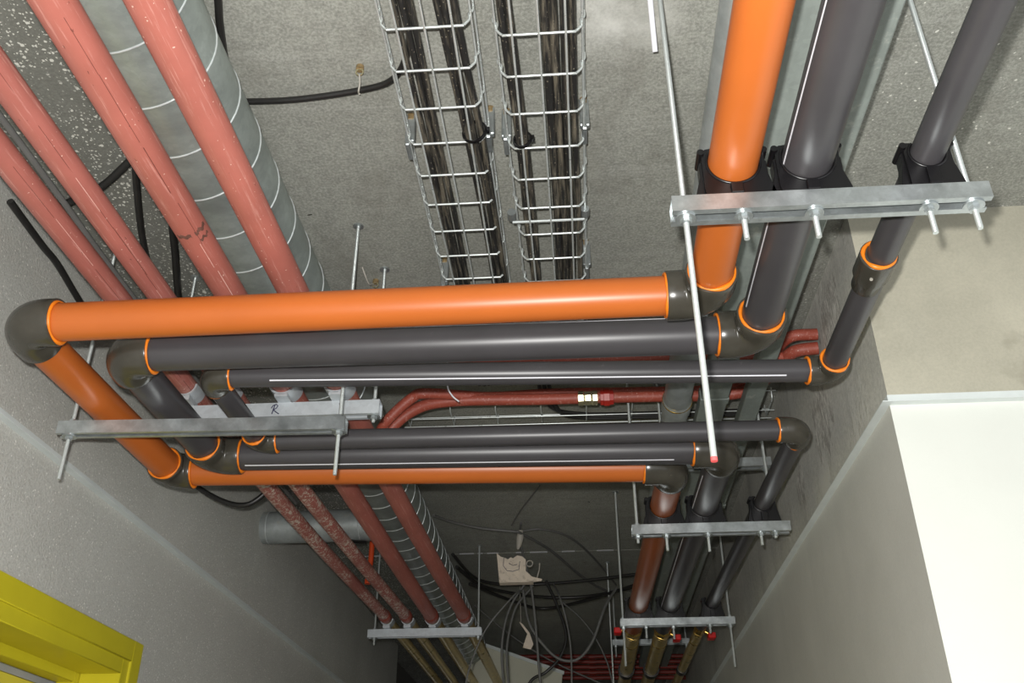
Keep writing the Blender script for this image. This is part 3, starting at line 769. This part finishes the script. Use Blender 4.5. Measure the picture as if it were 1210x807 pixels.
rc = redpipe('red pipe half hidden between the near black crossings', [(.60, 2.33, 2.85), (.5, 2.325, 2.85), (.07, 2.300, 2.85), (-.3, 2.28, 2.85), (-.54, 2.272, 2.85)], .0145)
cp_ = MB()
prof = [(0, .017), (.001, .0195), (.016, .0195), (.017, .0175), (.022, .0185), (.038, .0185), (.039, .0175), (.045, .0195), (.058, .0195), (.059, .017)]
MB().tube([(.020 + p, 2.545, 2.85) for p, _ in prof], [q * 1.2 for _, q in prof], 8).build('coupling', 'nickel', rb, 20)
prof = [(0, .016), (.001, .020), (.010, .020), (.011, .022), (.028, .0225), (.029, .020), (.040, .019), (.041, .016)]
MB().tube([(.086 + p, 2.545, 2.85) for p, _ in prof], [q * 1.2 for _, q in prof], 8).build('union_nut', 'redfit', rb, 20)
od = thing('drop_pipe', (-.891, 3.9, 2.5), 'short orange red pipe dropping behind the branch duct', 'pipe')
MB().tube([(-.8915, 3.95, 2.995), (-.8915, 3.95, 2.80), (-.896, 3.95, 2.74), (-.898, 3.95, 2.71)], .0115, 14).build('pipe_length', 'orangedrop', od, 50)
MB().tube([(-.898, 3.95, 2.715), (-.898, 3.95, 2.695)], .014, 8).build('end_cap', 'orangedrop', od, 30)
cable('lead_wire', [(-.334, 2.24, 2.835), (-.334, 2.25, 2.783), (-.331, 2.25, 2.750), (-.317, 2.25, 2.725), (-.300, 2.25, 2.709)], .0022, 'white', 'thin white wire end dangling above the thin return pipe', 'wire')
# bundle curving in the cross tray
for i, lab in enumerate(('uppermost black cable curving into the crossing tray', 'middle black cable curving into the crossing tray', 'lowest black cable curving into the crossing tray')):
    o_ = .0150 * i
    cable('cable', [(-.10 + o_, 2.49, 2.915), (-.09 + o_, 2.66, 2.918), (-.05 + o_ * .6, 2.775 + o_, 2.926), (.03, 2.815 + o_, 2.927), (.12, 2.825 + o_, 2.927), (.35, 2.83 + o_, 2.928), (.62, 2.84 + o_, 2.93)], .0068, 'loosecable', lab, 'cable', 'cables in the crossing tray')

# ------------------------------------------------------------------ ceiling fixings
def anchor(label, x, y, wire):
    root = thing('ceiling_anchor', (x, y, 3.0), label, 'anchor', 'small fixings in the ceiling')
    MB().tube([(x, y, 2.990), (x, y, 2.9995)], .008, 14).build('anchor_sleeve', 'anchor', root, 40)
    MB().torus((x, y, 2.984), (0, 1, .3), .007, .0018, 16, 6).build('anchor_eye', 'nickel', root)
    MB().tube(smooth([(x, y, 2.978), *wire], 5), .0018, 6).build('wire_tail', 'tape', root, 60)
anchor('small brass eye anchor with twisted wire on bare ceiling', -.392, 1.325, [(-.392, 1.335, 2.965), (-.396, 1.345, 2.952), (-.392, 1.340, 2.94)])
anchor('small anchor with bent wire just above orange crossing', -.512, 2.085, [(-.514, 2.06, 2.97), (-.520, 2.04, 2.96), (-.53, 2.00, 2.985)])
sr = thing('stub_rod', (.172, 1.21, 2.9), 'short whitened stub rod hanging beside the long bare rod', 'rod')
MB().tube([(.164, 1.175, 2.999), (.170, 1.185, 2.975), (.178, 1.25, 2.915)], .0052, 10).build('rod_shaft', 'white', sr)
MB().tube([(.164, 1.175, 2.996), (.164, 1.175, 2.9995)], .012, 16).build('anchor_plate', 'galv', sr)

# ------------------------------------------------------------------ far end: valves, olive pipes, tangled cables
VL = [('brass ball valve below the brown pipe, handle turned left', .229, .033, (-1, 0)), ('brass ball valve below the thick charcoal pipe', .356, .033, (1, -.6)), ('brass ball valve below the thin charcoal pipe', .514, .022, (1, -.6))]
PL = ['dull olive pipe continuing the brown pipe past its valve', 'dull olive pipe continuing the thick charcoal pipe', 'dull olive pipe continuing the thin charcoal pipe']
for (lab, x, r, hd), pl in zip(VL, PL):
    v = thing('ball_valve', (x, 4.15, ZP), lab, 'valve', 'brass ball valves with red handles')
    prof = [(0, r * .9), (.002, r * 1.05), (.03, r * 1.05), (.032, r * .85), (.05, r * 1.15), (.075, r * 1.2), (.10, r * 1.1), (.112, r * .85), (.114, r * 1.05), (.14, r * 1.05), (.142, r * .9)]
    body = MB().tube([(x, 4.102 + p, ZP) for p, _ in prof], [q for _, q in prof], 8).build('valve_body', 'brass', v, 20)
    hx, hz = hd; n_ = math.hypot(hx, hz); hx /= n_; hz /= n_
    MB().tube([(x + hx * r, 4.175, ZP + hz * r), (x + hx * (r + .03), 4.175, ZP + hz * (r + .03))], .007, 10).build('valve_stem', 'brass', v)
    c = V((x + hx * (r + .034), 4.18, ZP + hz * (r + .034)))
    MB().box((c.x - .016, c.y - .016, c.z - .012), (c.x + .016, c.y + .04, c.z + .012)).build('handle_grip', 'redhandle', v, 30, .003)
    MB().box((c.x - .012, c.y + .04, c.z - .004), (c.x + .012, c.y + .085, c.z + .004)).build('handle_lever', 'nickel', v, 30, .001)
    p_ = thing('olive_pipe', (x, 4.24, ZP), pl, 'pipe', 'olive pipes past the valves')
    MB().tube([(x, 4.244, ZP), (x, 7.5, ZP)], r * 1.0, 28).build('pipe_length', 'olive', p_, 50)
    MB().tube([(x, 4.40, ZP), (x, 4.402, ZP), (x, 4.418, ZP), (x, 4.42, ZP)], [r, r * 1.05, r * 1.05, r], 28).build('joint_band', 'brass', p_, 30)
    mbc = MB().tube([(x, 5.05, ZP), (x, 5.12, ZP)], r * 1.25, 24).build('rubber_sleeve', 'clamp', p_, 30)

far_c = [
 ('thick grey cable sweeping from spiral duct across far ceiling', [(-.599, 3.773, 2.93), (-.534, 3.91, 2.945), (-.412, 3.989, 2.94), (-.276, 4.012, 2.93), (-.244, 4.038, 2.928), (-.126, 4.296, 2.93), (.029, 4.781, 2.93), (.163, 5.054, 2.93), (.243, 5.01, 2.93)], .0085, 'greycable'),
 ('grey cable arching right from the taped knot', [(-.242, 4.072, 2.950), (-.155, 4.067, 2.955), (-.036, 4.186, 2.955), (.073, 4.497, 2.955), (.199, 5.012, 2.955)], .0070, 'greycable'),
 ('thin grey wire leading up to the taped knot', [(-.141, 3.607, 2.985), (-.231, 3.842, 2.97), (-.284, 4.0, 2.955)], .0042, 'greycable'),
 ('grey cable hanging straight down past the torn card', [(-.244, 4.02, 2.97), (-.257, 4.15, 2.94), (-.240, 4.25, 2.859), (-.216, 4.25, 2.761), (-.199, 4.25, 2.609), (-.187, 4.25, 2.427), (-.171, 4.25, 2.20)], .0072, 'greycable'),
 ('grey cable hanging in a deep loop towards the valves', [(.18, 4.50, 2.80), (.12, 4.45, 2.7), (.054, 4.45, 2.544), (-.019, 4.45, 2.466), (-.103, 4.45, 2.471), (-.179, 4.45, 2.541), (-.237, 4.45, 2.638), (-.264, 4.45, 2.79)], .0085, 'greycable'),
 ('leftmost grey cable hanging in the far tangle', [(-.241, 4.35, 2.80), (-.312, 4.35, 2.693), (-.347, 4.35, 2.579), (-.355, 4.35, 2.449), (-.336, 4.35, 2.25)], .0068, 'greycable'),
 ('second grey cable hanging in the far tangle', [(-.217, 4.5, 2.82), (-.299, 4.5, 2.722), (-.335, 4.5, 2.593), (-.344, 4.5, 2.478), (-.324, 4.5, 2.25)], .0068, 'greycable'),
 ('upper black cable spanning the corridor behind torn card', [(-.564, 4.162, 2.88), (-.508, 4.541, 2.88), (-.395, 4.673, 2.88), (-.184, 4.691, 2.88), (.07, 4.635, 2.88), (.295, 4.55, 2.88)], .0105, 'loosecable'),
 ('middle black cable spanning the corridor behind torn card', [(-.561, 4.294, 2.86), (-.492, 4.591, 2.86), (-.359, 4.761, 2.86), (-.149, 4.878, 2.86), (.07, 4.863, 2.86), (.3, 4.689, 2.86)], .0115, 'loosecable'),
 ('lowest black cable spanning the corridor, sagging most', [(-.525, 4.514, 2.84), (-.363, 4.816, 2.84), (-.199, 5.021, 2.84), (.025, 4.883, 2.84), (.293, 4.584, 2.84)], .0115, 'loosecable'),
 ('black cable hanging in a loop right of grey drops', [(-.159, 4.6, 2.87), (-.108, 4.6, 2.751), (-.068, 4.6, 2.609), (-.099, 4.6, 2.508), (-.168, 4.6, 2.44), (-.25, 4.62, 2.39), (-.30, 4.64, 2.2)], .0095, 'loosecable'),
 ('thin grey wire slanting down towards the valves', [(-.149, 4.9, 2.892), (.021, 4.9, 2.737), (.12, 4.9, 2.56), (.16, 4.9, 2.38)], .0050, 'greycable'),
 ('long thin grey wire slanting across the far corridor', [(-.579, 5.2, 2.911), (-.392, 5.2, 2.756), (-.166, 5.2, 2.61), (.141, 5.2, 2.468)], .0050, 'greycable'),
 ('thin grey wire drooping left in front of pale strut', [(-.264, 4.28, 2.74), (-.294, 4.2, 2.692), (-.41, 4.2, 2.557), (-.478, 4.2, 2.405), (-.506, 4.2, 2.28)], .0048, 'greycable'),
 ('grey cable hanging right of the black loop', [(-.12, 4.55, 2.84), (-.09, 4.4, 2.74), (-.06, 4.4, 2.62), (-.045, 4.4, 2.48), (-.05, 4.4, 2.25)], .0055, 'greycable'),
]
for lab, pts, r, mt in far_c: cable('cable', pts, r * .78, mt, lab, 'cable', 'tangled cables at the far end')
tk = thing('tape_knot', (-.247, 4.06, 2.93), 'grey tape wrapped round the cable knot above torn card', 'tape')
MB().tube([(-.246, 4.04, 2.945), (-.250, 4.05, 2.915), (-.256, 4.06, 2.885), (-.262, 4.065, 2.865)], [.010, .017, .013, .004], 10).build('tape_wrap', 'tape', tk)
# torn card
cdp = [(-.363, 2.879), (-.345, 2.862), (-.332, 2.858), (-.312, 2.849), (-.300, 2.858), (-.289, 2.853), (-.270, 2.866), (-.247, 2.860), (-.232, 2.846), (-.232, 2.794), (-.205, 2.768), (-.160, 2.756), (-.162, 2.748), (-.200, 2.744), (-.24, 2.748), (-.351, 2.747)]
cd = thing('torn_card', (-.26, 4.2, 2.75), 'torn pale cardboard piece hanging among the far cables', 'cardboard')
MB().prism(cdp, 'y', 4.155, 4.159).build('card_sheet', 'card', cd, 30)
strokes([[(.05, .9), (.02, .5), (.2, .25), (.5, .2), (.8, .3), (.85, .7)], [(.3, .62), (.5, .5), (.72, .55)]], -.335, 2.775, .09, 4.1545, 'pen_mark', cd)
MB().box((-.351, 4.155, 2.744), (-.20, 4.20, 2.748)).build('folded_flap', 'card', cd, 30)
MB().tube([(-.185, 4.16, 2.755), (-.172, 4.16, 2.80), (-.170, 4.16, 2.83)], .003, 6).build('torn_strand', 'tape', cd)
MB().torus((-.215, 4.165, 2.83), (0, 1, 0), .014, .003, 14, 6, .4).build('torn_curl', 'tape', cd)
tg = thing('paper_tag', (-.26, 5.0, 2.58), 'small pale paper tag dangling low among far cables', 'tag')
MB().prism([(-.302, 2.71), (-.285, 2.70), (-.250, 2.655), (-.232, 2.60), (-.245, 2.575), (-.285, 2.585), (-.262, 2.65)], 'y', 4.75, 4.753).build('tag_sheet', 'card', tg)
MB().tube([(-.292, 4.751, 2.70), (-.30, 4.751, 3.0)], .0016, 6).build('tag_string', 'tape', tg)
# cream board and far red pipes
cb = thing('cream_board', (-.33, 6.15, 2.5), 'cream board leaning at the far end below cables', 'board')
MB().prism([(-.72, 2.935), (-.119, 2.717), (-.175, 2.30), (-.72, 2.35)], 'y', 6.15, 6.18).build('board_sheet', 'cream', cb, 30, .003)
MB().prism([(-.72, 2.945), (-.109, 2.725), (-.113, 2.705), (-.72, 2.925)], 'y', 6.14, 6.15).build('board_edge', 'trim', cb, 30)
for i in range(5):
    nm = ('highest', 'second highest', 'middle', 'second lowest', 'lowest')[i]
    rp = thing('steel_pipe', (0, 6.3, 2.83 - .03 * i), f'{nm} of five dark red pipes crossing the far end', 'pipe', 'dark red pipes at the far end')
    MB().tube([(-.50, 6.3 + .01 * i, 2.85 - .031 * i), (.66, 6.3 + .01 * i, 2.835 - .031 * i)], .0135, 14).build('pipe_length', 'darkred', rp)
    MB().tube([(.05, 6.3 + .01 * i, 2.840 - .031 * i), (.09, 6.3 + .01 * i, 2.840 - .031 * i)], .0148, 14).build('pipe_socket', 'darkred', rp, 30)
